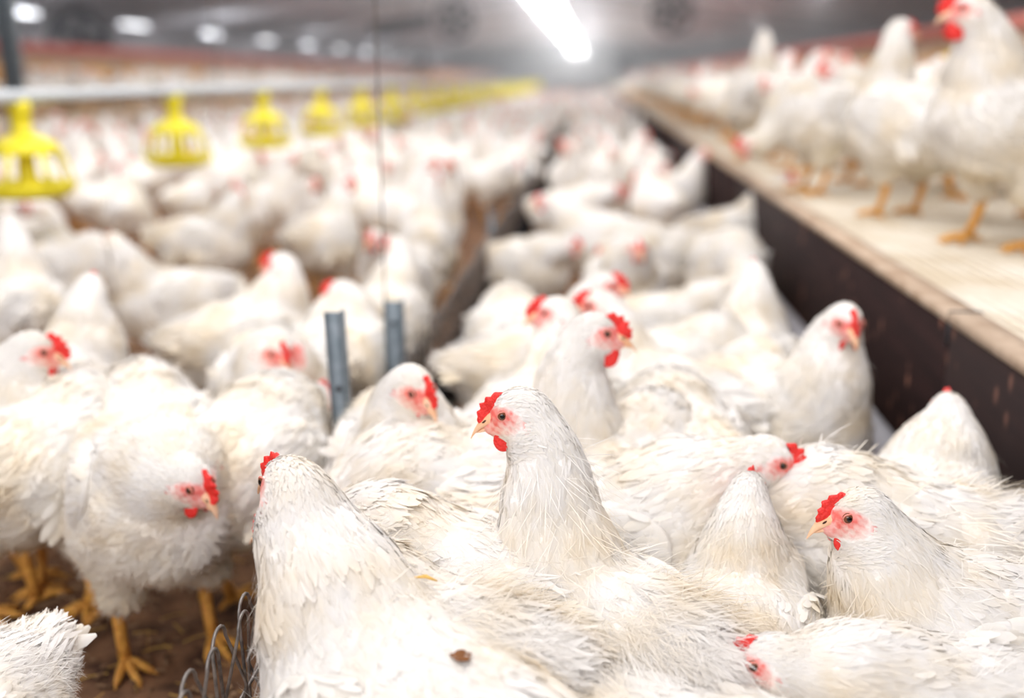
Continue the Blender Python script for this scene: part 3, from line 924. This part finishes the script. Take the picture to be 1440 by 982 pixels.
LW = lamp_proto(M_TUBE2, 1.3)
u = False
for k in range(12):
    Y = 17.4 + 4.5*k
    place_lamp(LW, u, -10.0, Y, 1.93 - .0*k, 'pale lamp in the low line of lamps along the left wall' if k else 'longest pale lamp at the top left corner of the left wall line', 'low left wall lamps' if k else None); u = True
    if k % 2 == 0: bulb((-9.7, Y, 1.5), 48, (.95, .97, 1))
for k in range(6):
    Y = 23.3 + 4.3*k
    o = place_lamp(LW, True, -9.4, Y, 2.58, 'small round lamp spot high above the left wall lamps', 'high left lamps')
for k, Y in enumerate((22, 30, 40, 52)):
    area('ceiling_or_fill_light', (4.5, Y, 2.5), .2, 1.5, 60)

# ---- fans, column, far fixtures
def fan(x, y, z, s, label):
    r = empty('ceiling_fan', (x, y, z)); tag(r, label, 'fan')
    mb = MB(); mb.lathe([(.42, -.12), (.5, -.1), (.5, .1), (.42, .12), (.40, .0)], 28, closed=True)
    o = mb.build('shroud', M_DARKM, r); o.rotation_euler = (math.pi/2, 0, 0)
    for k in range(5):
        a = k*2*math.pi/5; mb = MB(); c, q = math.cos(a), math.sin(a)
        V = []
        for rr, w in ((.06, .05), (.38, .12)):
            for t in (-w, w): V += [(rr*c - t*q, t*.35 - .006, rr*q + t*c), (rr*c - t*q, t*.35 + .006, rr*q + t*c)]
        mb.add(V, [(0, 2, 6, 4), (1, 5, 7, 3), (0, 4, 5, 1), (2, 3, 7, 6), (4, 6, 7, 5), (0, 1, 3, 2)]); mb.build('blade', M_DARKM, r, False)
    mb = MB(); mb.ellipsoid((0, 0, 0), (.1, .12, .1)); mb.build('motor', M_DARKM, r)
    mb = MB(); mb.tube([(0, 0, .45), (0, 0, (ceil_h(x)-z-.02)/s)], .02, 6); mb.build('hanger_rod', M_DARKM, r)
    r.scale = (s, s, s)
    return r
def fan_at(u, v, Y, s, label):
    p = at_y(u, v, Y); return fan(p.x, p.y, p.z, s, label)
fan_at(112, 58, 19.5, 1.25, 'dark circulation fan at the upper left above the red nest row')
fan_at(640, 28, 26, 1.0, 'dark fan hanging below the ceiling left of the bright lamps')
fan_at(945, 17, 24, 1.0, 'dark fan hanging below the ceiling right of the bright lamps')
fan_at(592, 90, 36, .8, 'small bluish fan far down the barn above the feeders')
fan_at(878, 90, 50, 1.1, 'small dark fan far down the barn right of the bright lamps')
p = at_y(640, 28, 26)
mb = MB(); mb.tube([at_y(520, 42, 25.6), at_y(575, 33, 25.8), at_y(606, 28, 25.9)], .16, 8)
tag(mb.build('heater_duct', M_DARKM), 'dark duct slanting up to the ceiling fan left of the lamps', 'duct')
p = at_y(13, 60, 6.5)
col_ = empty('steel_column', (p.x, 6.5, 0)); tag(col_, 'grey steel column at the far left edge beside the nearest feeder', 'column')
mb = MB(); hh = ceil_h(p.x) - .03
for sx in (-.05, .04): mb.box(sx, sx+.01, -.05, .05, 0, hh)
mb.box(-.05, .05, -.005, .005, 0, hh); mb.build('beam', M_STEEL, col_, False)
mb = MB(); mb.box(-.09, .09, -.09, .09, 0, .02); mb.build('base_plate', M_PALEM, col_, False)

# ---- straw and chips on the litter
def straw_mesh(n, seed, ln, w, zone):
    rg = np.random.default_rng(seed)
    c = np.stack([rg.uniform(zone[0], zone[1], n), rg.uniform(zone[2], zone[3], n), rg.uniform(.002, .012, n)], -1)
    a = rg.uniform(0, 6.28, n); L_ = rg.uniform(.3, 1, n)[:, None]*ln; tz = rg.normal(0, .12, n)
    d = np.stack([np.cos(a), np.sin(a), tz], -1); s = np.stack([-np.sin(a), np.cos(a), 0*a], -1)
    ww = (w*rg.uniform(.5, 1.2, n))[:, None]; up = np.array([0, 0, 1.0])*ww*.4
    V = []
    for t, b in ((-.5, 0), (0, .12), (.5, 0)):
        cc = c + d*L_*t + np.array([0, 0, 1])*L_*b*.5
        V += [cc - s*ww, cc + up, cc + s*ww]
    V = np.stack(V, 1).reshape(-1, 3)
    q = []
    for i in (0, 3):
        q += [(i, i+1, i+4, i+3), (i+1, i+2, i+5, i+4), (i+2, i, i+3, i+5)]
    Q = (np.array(q)[None] + (np.arange(n)*9)[:, None, None]).reshape(-1, 4)
    return V, Q
V, Q = straw_mesh(1500, 1, .06, .0016, (-1.9, -.36, .8, 4.5))
o = link('loose_straw', mesh_np('loose_straw', V, Q, M_STRAW, False)); tag(o, 'yellow straw pieces strewn over the brown litter', 'straw', kind='stuff')
V, Q = straw_mesh(15000, 2, .018, .0035, (-1.9, .55, .8, 4.5))
o = link('wood_shavings', mesh_np('wood_shavings', V, Q, M_CHIP, False)); tag(o, 'brown wood shavings and droppings on the barn floor', 'litter', kind='stuff')

# dusty air over the far half of the barn
hz_ = MB(); hz_.box(-11.9, 8.9, 9, YEND-.1, .01, 3.3)
def haze_mat():
    m = bpy.data.materials.new('dusty_air'); m.use_nodes = True; nt = m.node_tree; nt.nodes.clear()
    o = nt.nodes.new('ShaderNodeOutputMaterial'); v = nt.nodes.new('ShaderNodeVolumeScatter')
    v.inputs['Color'].default_value = (.96, .97, 1, 1); v.inputs['Density'].default_value = .015; v.inputs['Anisotropy'].default_value = .2
    nt.links.new(v.outputs[0], o.inputs['Volume']); return m
o = hz_.build('dusty_air', haze_mat(), None, False); tag(o, 'pale dusty haze filling the far part of the barn', 'haze', kind='stuff')

# ================================================================== THE HENS
HERO = []      # occupied discs (x, y, radius)
def occupy(x, y, yaw, s=1.0, ground=0):
    c, q = math.cos(yaw), math.sin(yaw)
    for t in (-.11, 0, .09): HERO.append((x + c*t*s, y + q*t*s, .10*s, ground))
def hero(u, v, H_, byaw, hyaw, label, ground=0.0, s=1.0, hx=None, hy=0.0, **kw):
    """u, v, H_: where the head is seen and how high it is carried; yaws in world degrees (0 right, 90 away)"""
    P = at_height(u, v, H_)
    hz = (H_ - ground)/s
    if hx is None: hx = .105 + .10*max(0, .48 - hz)
    b = byaw*D2R
    loc = (P.x - s*(hx*math.cos(b) - hy*math.sin(b)), P.y - s*(hx*math.sin(b) + hy*math.cos(b)), ground)
    rel = (hyaw - byaw + 180) % 360 - 180
    data = make_hen_data(hx=hx, hy=hy, hz=hz, hyaw=rel, **kw)
    r = build_hen(data, loc, b, s)
    tag(r, label, 'hen', 'white hens')
    occupy(loc[0], loc[1], b, s, ground)
    return r
def hero_body(u, v, byaw, label, h=.37, ground=0.0, s=1.0, hx=.16, hy=0, hz=.40, hyaw=0, **kw):
    """placed by the top of its back instead"""
    P = at_height(u, v, ground + h*s); b = byaw*D2R
    data = make_hen_data(hx=hx, hy=hy, hz=hz, hyaw=hyaw, **kw)
    r = build_hen(data, (P.x, P.y, ground), b, s)
    tag(r, label, 'hen', 'white hens')
    occupy(P.x, P.y, b, s, ground)
    return r

# --- centre pen
hero(728, 580, .475, 143, 186, 'white hen in sharp focus at the centre, red comb, looking left', seed=1, hs=1.0, hpitch=14, fluff=1.0, s=.95, hx=.125, stain=.9, vox=.0032, tailup=5, tail=.6, bw=.84, bl=.72, comb=.72, wattle=1.0)
hero(838, 468, .485, 20, -6, 'tall-necked white hen behind the sharp central hen, looking right with round red wattle', seed=2, vox=.0038, comb=1.1, wattle=1.25, hpitch=8)
hero(780, 440, .44, 60, 186, 'white hen looking left, just left of and behind the tall-necked hen', seed=3, comb=1.1, hx=.10, hy=.03, detail=2)
hero(842, 430, .43, 150, 180, 'hen whose thin red comb peeks out right behind the tall-necked hen', seed=4, detail=2, comb=1.1)
hero(850, 402, .43, 20, -8, 'hen furthest back of the head cluster, looking right with orange comb', seed=5, detail=2)
hero(583, 545, .42, 290, 318, 'white hen beside the wire fence with tall narrow comb, left of the central hen', seed=6, hpitch=25, detail=3)
hero(1190, 452, .45, 305, 278, 'white hen against the dark board facing the camera with red wattles', seed=7, detail=2, hpitch=18, comb=1.1)
hero(1082, 645, .37, 5, -14, 'hen with its red face low, looking right behind the hunched hen back', seed=8, detail=2, hpitch=20, hx=.19)
hero(1333, 580, .38, 62, 80, 'white hen seen from behind by the dark board, small comb tip, at right edge', seed=9, detail=2, hx=.11, squat=.02)
hero_body(1262, 640, 170, 'large ruffled white hen crossing in front of the dark board, head hidden', seed=10, detail=2, fluff=.9, hz=.27, hx=.22, tailup=45, h=.385)
hero(1052, 692, .37, 80, 75, 'hunched white hen seen from behind with yellowish breast, right of the central hen', seed=11, hx=.085, squat=.0, fluff=.5, stain=1.2, s=.84)
hero(1206, 722, .385, 178, 187, 'sharp white hen at the lower right looking left with pale beak and red comb', seed=12, hs=.95, vox=.0032, hpitch=12, hx=.125, fluff=.4, comb=.7, wattle=.9, squat=.025, nthick=.88, nback=0.0)
hero(1085, 930, .30, 190, 172, 'white hen at the bottom edge with only comb and crown showing, lower right', seed=13, hx=.17, hpitch=10, squat=.04, s=.95, comb=.8)
hero_body(1005, 975, 325, 'white rump at the bottom edge left of the lowest red comb', seed=14, fluff=.7, hz=.25, hx=.2, squat=.03, h=.35, s=.95, tailup=40)
hero_body(620, 712, 160, 'smooth white hen back with folded wing between the two front hens', seed=15, hz=.30, hx=.21, fluff=.15, h=.375, stain=.1)
rump_hen = hero_body(570, 812, 165, 'white hen with fluffy rump and a straw on its back at bottom centre', seed=16, hz=.27, hx=.13, hyaw=-60, fluff=.9, h=.36, s=1.0, bl=.72, tail=.6)
near_hen = hero(408, 682, .435, 142, 142, 'nearest white hen seen from behind with long thick neck, lower left of centre', seed=17, hx=.16, nthick=1.08, fluff=.35, s=1.05, comb=.8, nback=-.01, squat=.02)
hero_body(640, 640, 200, 'white hen back glimpsed between fence hen and central hen', seed=18, detail=2, hz=.28, hx=.2, h=.33)
hero(1060, 385, .44, 80, 85, 'white hen with pointed neck seen from behind, beside the dark board', seed=19, detail=2, hx=.10, face=0)
hero_body(960, 560, 100, 'white hen with raised tail in the middle right of the pen', seed=20, detail=2, hz=.30, hx=.2, h=.36, tailup=50)
hero_body(880, 610, 60, 'white hen rump directly right of the tall-necked hen', seed=21, detail=2, hz=.30, hx=.2, h=.34)
hero_body(950, 452, 5, 'long-backed white hen behind the cluster of heads', seed=22, detail=2, hz=.30, hx=.2, h=.37)
hero(1102, 252, .46, 20, 0, 'white hen reaching up beside the board edge, red face looking right', seed=23, detail=2, hx=.19)
# --- left of the fence
hero(268, 676, .33, 312, 335, 'white hen walking at the lower left, looking down right, yellow legs visible', seed=24, hx=.165, hpitch=30, fluff=.3)
hero(50, 492, .42, 10, 12, 'white hen at the left edge looking right with big red comb and wattle', seed=25, comb=1.3, wattle=1.3, hpitch=20)
hero(390, 492, .37, 295, 312, 'white hen left of the leaning post with narrow comb, facing the camera', seed=28, detail=2, hpitch=25)
hero(128, 405, .44, 60, 100, 'white hen seen from behind in the middle left, pale neck without comb', seed=29, detail=2, hx=.1, face=0)
hero_body(205, 535, 120, 'white hen back behind the walking hen on the left', seed=30, detail=2, hz=.30, hx=.2, h=.37)
hero(394, 372, .42, 50, 170, 'white hen turning its red comb left, above the brown litter gap', seed=31, detail=2, hx=.09, comb=1.2, wattle=1.2)
hero(205, 385, .27, -5, -20, 'white hen lowering its red head at the left, body stretching to the frame edge', seed=32, detail=2, hx=.23, hpitch=30, comb=1.3)
hero(333, 278, .42, 5, 80, 'white hen with upright red comb under the second feeder', seed=33, detail=2, comb=1.5)
hero_body(345, 590, 75, 'white hen body tucked behind the walking hen and the fence', seed=34, detail=2, hz=.30, hx=.2, h=.33)
hero_body(60, 585, 80, 'white hen back right below the red-wattled hen at the left edge', seed=35, detail=2, hz=.28, hx=.2, h=.33)
hero(480, 412, .38, 100, 170, 'white hen just behind the tops of the two posts', seed=36, detail=2, hx=.1)
# --- right platform
hero(1362, 14, .957, 205, 178, 'tallest white hen on the right platform with red wattles, at the top right', ground=PH, s=1.2, seed=37, comb=1.5, wattle=1.6, hx=.15, detail=2, bl=1, bw=1.05, squat=.02)
hero(1268, 42, .945, 120, 20, 'big white hen on the platform with two yellow legs apart, head turned right', ground=PH, s=1.06, seed=38, hx=.06, detail=2, comb=.8, bl=1, bw=1.12, squat=.03, fat=1.05)
hero(1052, 200, .62, 190, 182, 'white hen bowing its red face to the platform edge', ground=PH, s=1.05, bl=1, bw=1.05, squat=.02, seed=39, hx=.235, hpitch=30, detail=2)
hero(1074, 52, 1.0, 80, 90, 'white hen on the platform with straight pale neck seen from behind', ground=PH, s=1.12, bl=1, bw=1.05, squat=.02, seed=40, hx=.08, detail=2, face=0, comb=.3)
hero(1188, 82, .90, 200, 270, 'white hen in the platform crowd with small reddish face turned to camera', ground=PH, seed=41, detail=2)
def hero_xy(x, y, byaw, label, ground=0.0, s=1.0, **kw):
    r = build_hen(make_hen_data(**kw), (x, y, ground), byaw*D2R, s)
    tag(r, label, 'hen', 'white hens'); occupy(x, y, byaw*D2R, s, ground)
    return r
hero_xy(-.84, 1.40, 255, 'white hen cut by the left edge, standing on a yellow leg', seed=26, hz=.36, hx=.15, s=.9)
hero_xy(-.615, .76, 262, 'white hen back in the bottom left corner', seed=27, hz=.26, hx=.2, s=.85, squat=.03)
hero_xy(1.24, 2.78, 70, 'white hen cut by the right edge of the frame on the platform', ground=PH, s=1.1, seed=42, detail=2, hz=.30, hx=.2, bl=1, bw=1.05, squat=.02)
hero_xy(.98, 3.72, 200, 'white hen body between the bowing hen and the big two-legged hen', ground=PH, s=1.1, bl=1, bw=1.05, squat=.02, seed=43, detail=2, hz=.36, hx=.17)

def surface_point(hen, u, v):
    """a patch of dried dirt where the sight line meets the plumage"""
    d = np.array(ray(u, v)); d /= np.linalg.norm(d); o = np.array(cam.location)
    M = np.array(Matrix.LocRotScale(hen.location, hen.rotation_euler, hen.scale)); best = None
    for ch in hen.children:
        if ch.name.split('.')[0] not in ('body', 'wing', 'plumage', 'tail'): continue
        co = np.empty(len(ch.data.vertices)*3, np.float32); ch.data.vertices.foreach_get('co', co); co = co.reshape(-1, 3)
        w = co @ M[:3, :3].T + M[:3, 3]; q = w - o; t = q @ d; off = np.linalg.norm(q - t[:, None]*d, axis=1)
        k = np.where(off < .006)[0]
        if len(k):
            j = k[np.argmin(t[k])]
            if best is None or t[j] < best[0]: best = (t[j], co[j])
    return None if best is None else best[1]
def stain_at(hen, u, v, r):
    p = surface_point(hen, u, v)
    if p is None: return
    mb = MB()
    rs = random.Random(4)
    for i in range(7): mb.ellipsoid(p + np.array([rs.uniform(-.5, .5)*r, rs.uniform(-.5, .5)*r, .0005]), (r*rs.uniform(.3, .7), r*rs.uniform(.3, .7), .0008), 10, 6)
    o = mb.build('dirt_patch', M_DIRT, hen); o['label'] = 'brown dirt patch on the back'
M_DIRT = simple('brown_dirt', (.13, .045, .01), .9, noise=.8, nscale=200, col2=(.22, .08, .02))
stain_at(near_hen, 646, 914, .009)
for hn in (rump_hen, near_hen):
    p = surface_point(hn, 604, 808)
    if p is not None:
        p = hn.matrix_basis @ Vector(p.tolist())
        mb = MB(); mb.tube([p + Vector((-.011, .002, .001)), p + Vector((0, 0, .0035)), p + Vector((.011, -.003, .001))], [.0008, .0022, .0008], 6)
        tag(mb.build('straw_piece', M_STRAW), 'short yellow straw lying on a white back right of the thick-necked hen', 'straw')
        break

# --- the crowd: shared shapes
rngv = np.random.default_rng(77)
poses = [dict(hz=.47), dict(hz=.44, hyaw=70), dict(hz=.45, hyaw=-75), dict(hz=.30, hx=.22, hpitch=35), dict(hz=.40, hx=.17), dict(hz=.36, hx=.18, hyaw=40),
         dict(hz=.26, hx=.24, hpitch=50), dict(hz=.49, hyaw=-30)]
MID, FAR = [], []
for i, p in enumerate(poses):
    kw = dict(hx=.13); kw.update(p)
    MID.append(make_hen_data(seed=100 + i, detail=2, comb=.85, wattle=.9, vox=.007, face=.8, **kw))
    FAR.append(make_hen_data(seed=200 + i, detail=1, comb=.9, wattle=.9, vox=.010, face=.6, **kw))
def far_mesh(d, name):
    V, Q, C = d['_raw']; Vs = [V]; Qs = [Q]; Cs = [C]; mi = [np.zeros(len(Q), int)]; n = len(V)
    for k, mbs in ((1, [d['_comb']] + d['_wattles']), (2, [d['_beak']]), (3, d['_legs'])):
        for mb in mbs:
            v = np.vstack(mb.v); qs = np.vstack(mb.q)
            Vs.append(v); Qs.append(qs + n); Cs.append(np.ones((len(v), 3))); mi.append(np.full(len(qs), k)); n += len(v)
    return np.vstack(Vs), np.vstack(Qs), np.vstack(Cs), np.concatenate(mi)
MATS4 = [M_BODY, M_COMB, M_BEAK, M_LEG]
FARM = []
for d in FAR:
    v, q, c, mi = far_mesh(d, 'hen'); FARM.append(mesh_np('hen', v, q, smooth=True, col=c, mats=MATS4, mat_idx=mi))
LOW = []
for i in range(4):
    kw = dict(hx=.13); kw.update(poses[[0, 1, 3, 7][i]])
    d = make_hen_data(seed=300 + i, detail=1, comb=.9, wattle=.8, vox=.021, face=.5, **kw)
    LOW.append(far_mesh(d, 'h')[:4])

grid = {}
def ok_place(x, y, yaw, s, ground):
    c, q = math.cos(yaw), math.sin(yaw)
    pts = [(x + c*t*s, y + q*t*s, .10*s, ground) for t in (-.11, 0, .09)]
    for px, py, pr, pg in pts:
        gx, gy = int(math.floor(px/.4)), int(math.floor(py/.4))
        for i in (-1, 0, 1):
            for j in (-1, 0, 1):
                for (ox, oy, orr, og) in grid.get((gx+i, gy+j), ()):
                    if og == pg and (ox-px)**2 + (oy-py)**2 < (orr + pr)**2: return False
    for p_ in pts: grid.setdefault((int(math.floor(p_[0]/.4)), int(math.floor(p_[1]/.4))), []).append(p_)
    return True
for h_ in HERO: grid.setdefault((int(math.floor(h_[0]/.4)), int(math.floor(h_[1]/.4))), []).append(h_)
for i in range(8):     # feeder pans keep their ground clear above the backs
    pass
rg = random.Random(21)
cands = []
zones = [('litter', -4.75, -.50, 1.95, 30, 0, 14), ('pen', -.20, .44, 2.05, 30, 0, 14), ('platform', .76, 2.72, 2.7, 26, PH, 12), ('far_platform', -6.6, -5.2, 7.5, 30, PH, 12)]
gaps = [(-1.25, 1.5, .33), (-1.07, 2.8, .25), (-1.0, 2.2, .22), (-1.60, 3.75, .36), (-1.24, 3.05, .28), (-1.42, 3.4, .32), (-.62, 2.6, .24), (-3.3, 8.0, .4), (-.62, 1.7, .2)]
for (zn, x0, x1, y0, y1, g, dens) in zones:
    n = int((x1-x0)*(y1-y0)*dens*4)
    for k in range(n):
        x = rg.uniform(x0, x1); y = y0 + (y1-y0)*rg.random()
        pr = project((x, y, g + .3))
        if not pr or pr[0] < -90 or pr[0] > W + 90: continue
        if any((x-a)**2 + (y-b)**2 < r*r for a, b, r in gaps) and g == 0: continue
        yaw = rg.uniform(0, 2*math.pi); s = rg.uniform(.90, 1.06)
        if zn in ('pen',) and rg.random() < .5: yaw = rg.choice((1, -1))*math.pi/2 + rg.uniform(-.5, .5)
        if ok_place(x, y, yaw, s, g): cands.append((pr[2], x, y, yaw, s, g, zn, pr))
cands.sort(key=lambda c: c[0])
N_IND = 296 - 43
used = set(); low_v, low_q, low_c, low_m, low_n = [], [], [], [], 0
WHERE = {'litter': 'on litter left of fence', 'pen': 'between fence and dark board',
         'platform': 'on the right platform', 'far_platform': 'on the far left platform'}
def facing(yaw, x, y):
    view = math.atan2(y, x); a = (yaw - view + math.pi) % (2*math.pi) - math.pi
    if abs(a) < .7: return 'seen from behind'
    if abs(a) > 2.45: return 'facing the camera'
    return 'turned to the left' if a > 0 else 'turned to the right'
HEADS = {0: 'head up', 1: 'head sideways', 2: 'head sideways', 3: 'head low', 4: 'head level', 5: 'head level', 6: 'head down', 7: 'head up'}
protos = {}
def place_crowd(i, c):
    global low_n
    dist, x, y, yaw, s, g, zn, pr = c
    if i >= N_IND:
        v, q, cc, mi = LOW[rg.randrange(4)]
        co, si = math.cos(yaw)*s, math.sin(yaw)*s
        vv = np.stack([v[:, 0]*co - v[:, 1]*si + x, v[:, 0]*si + v[:, 1]*co + y, v[:, 2]*s + g], -1)
        low_v.append(vv); low_q.append(q + low_n); low_c.append(cc); low_m.append(mi); low_n += len(v)
        return
    k = rg.randrange(8)
    if dist < 3.6:
        key = ('m', k)
        if key not in protos: protos[key] = build_hen(MID[k], (0, 0, 0), 0); r = protos[key]
        else: r = copy_tree(protos[key])
    else:
        r = link('hen', FARM[k])
    r.location = (x, y, g); r.rotation_euler = (0, 0, yaw); r.scale = (s, s, s)
    band = 'nearer' if dist < 3.2 else ('rows back' if dist < 5 else ('mid-distance' if dist < 7.5 else 'far back'))
    lab = 'white hen %s, %s, %s, %s' % (facing(yaw, x, y), HEADS[k], WHERE[zn], band)
    w = lab.replace(',', '').split()
    tag(r, lab, 'hen', '%s hens %s' % ({'litter': 'litter floor', 'pen': 'pen', 'platform': 'right platform', 'far_platform': 'left platform'}[zn], band))
for i, c in enumerate(cands): place_crowd(i, c)
if low_v:
    me = mesh_np('distant_hens', np.vstack(low_v), np.vstack(low_q), smooth=True, col=np.vstack(low_c), mats=MATS4, mat_idx=np.concatenate(low_m))
    tag(link('distant_hens', me), 'dense mass of white hens blurring away towards the end wall', 'hens', kind='stuff')
print('crowd', len(cands), 'near', sum(c[0] < 3.6 for c in cands), 'farthest individual', cands[min(N_IND, len(cands)-1)][0])
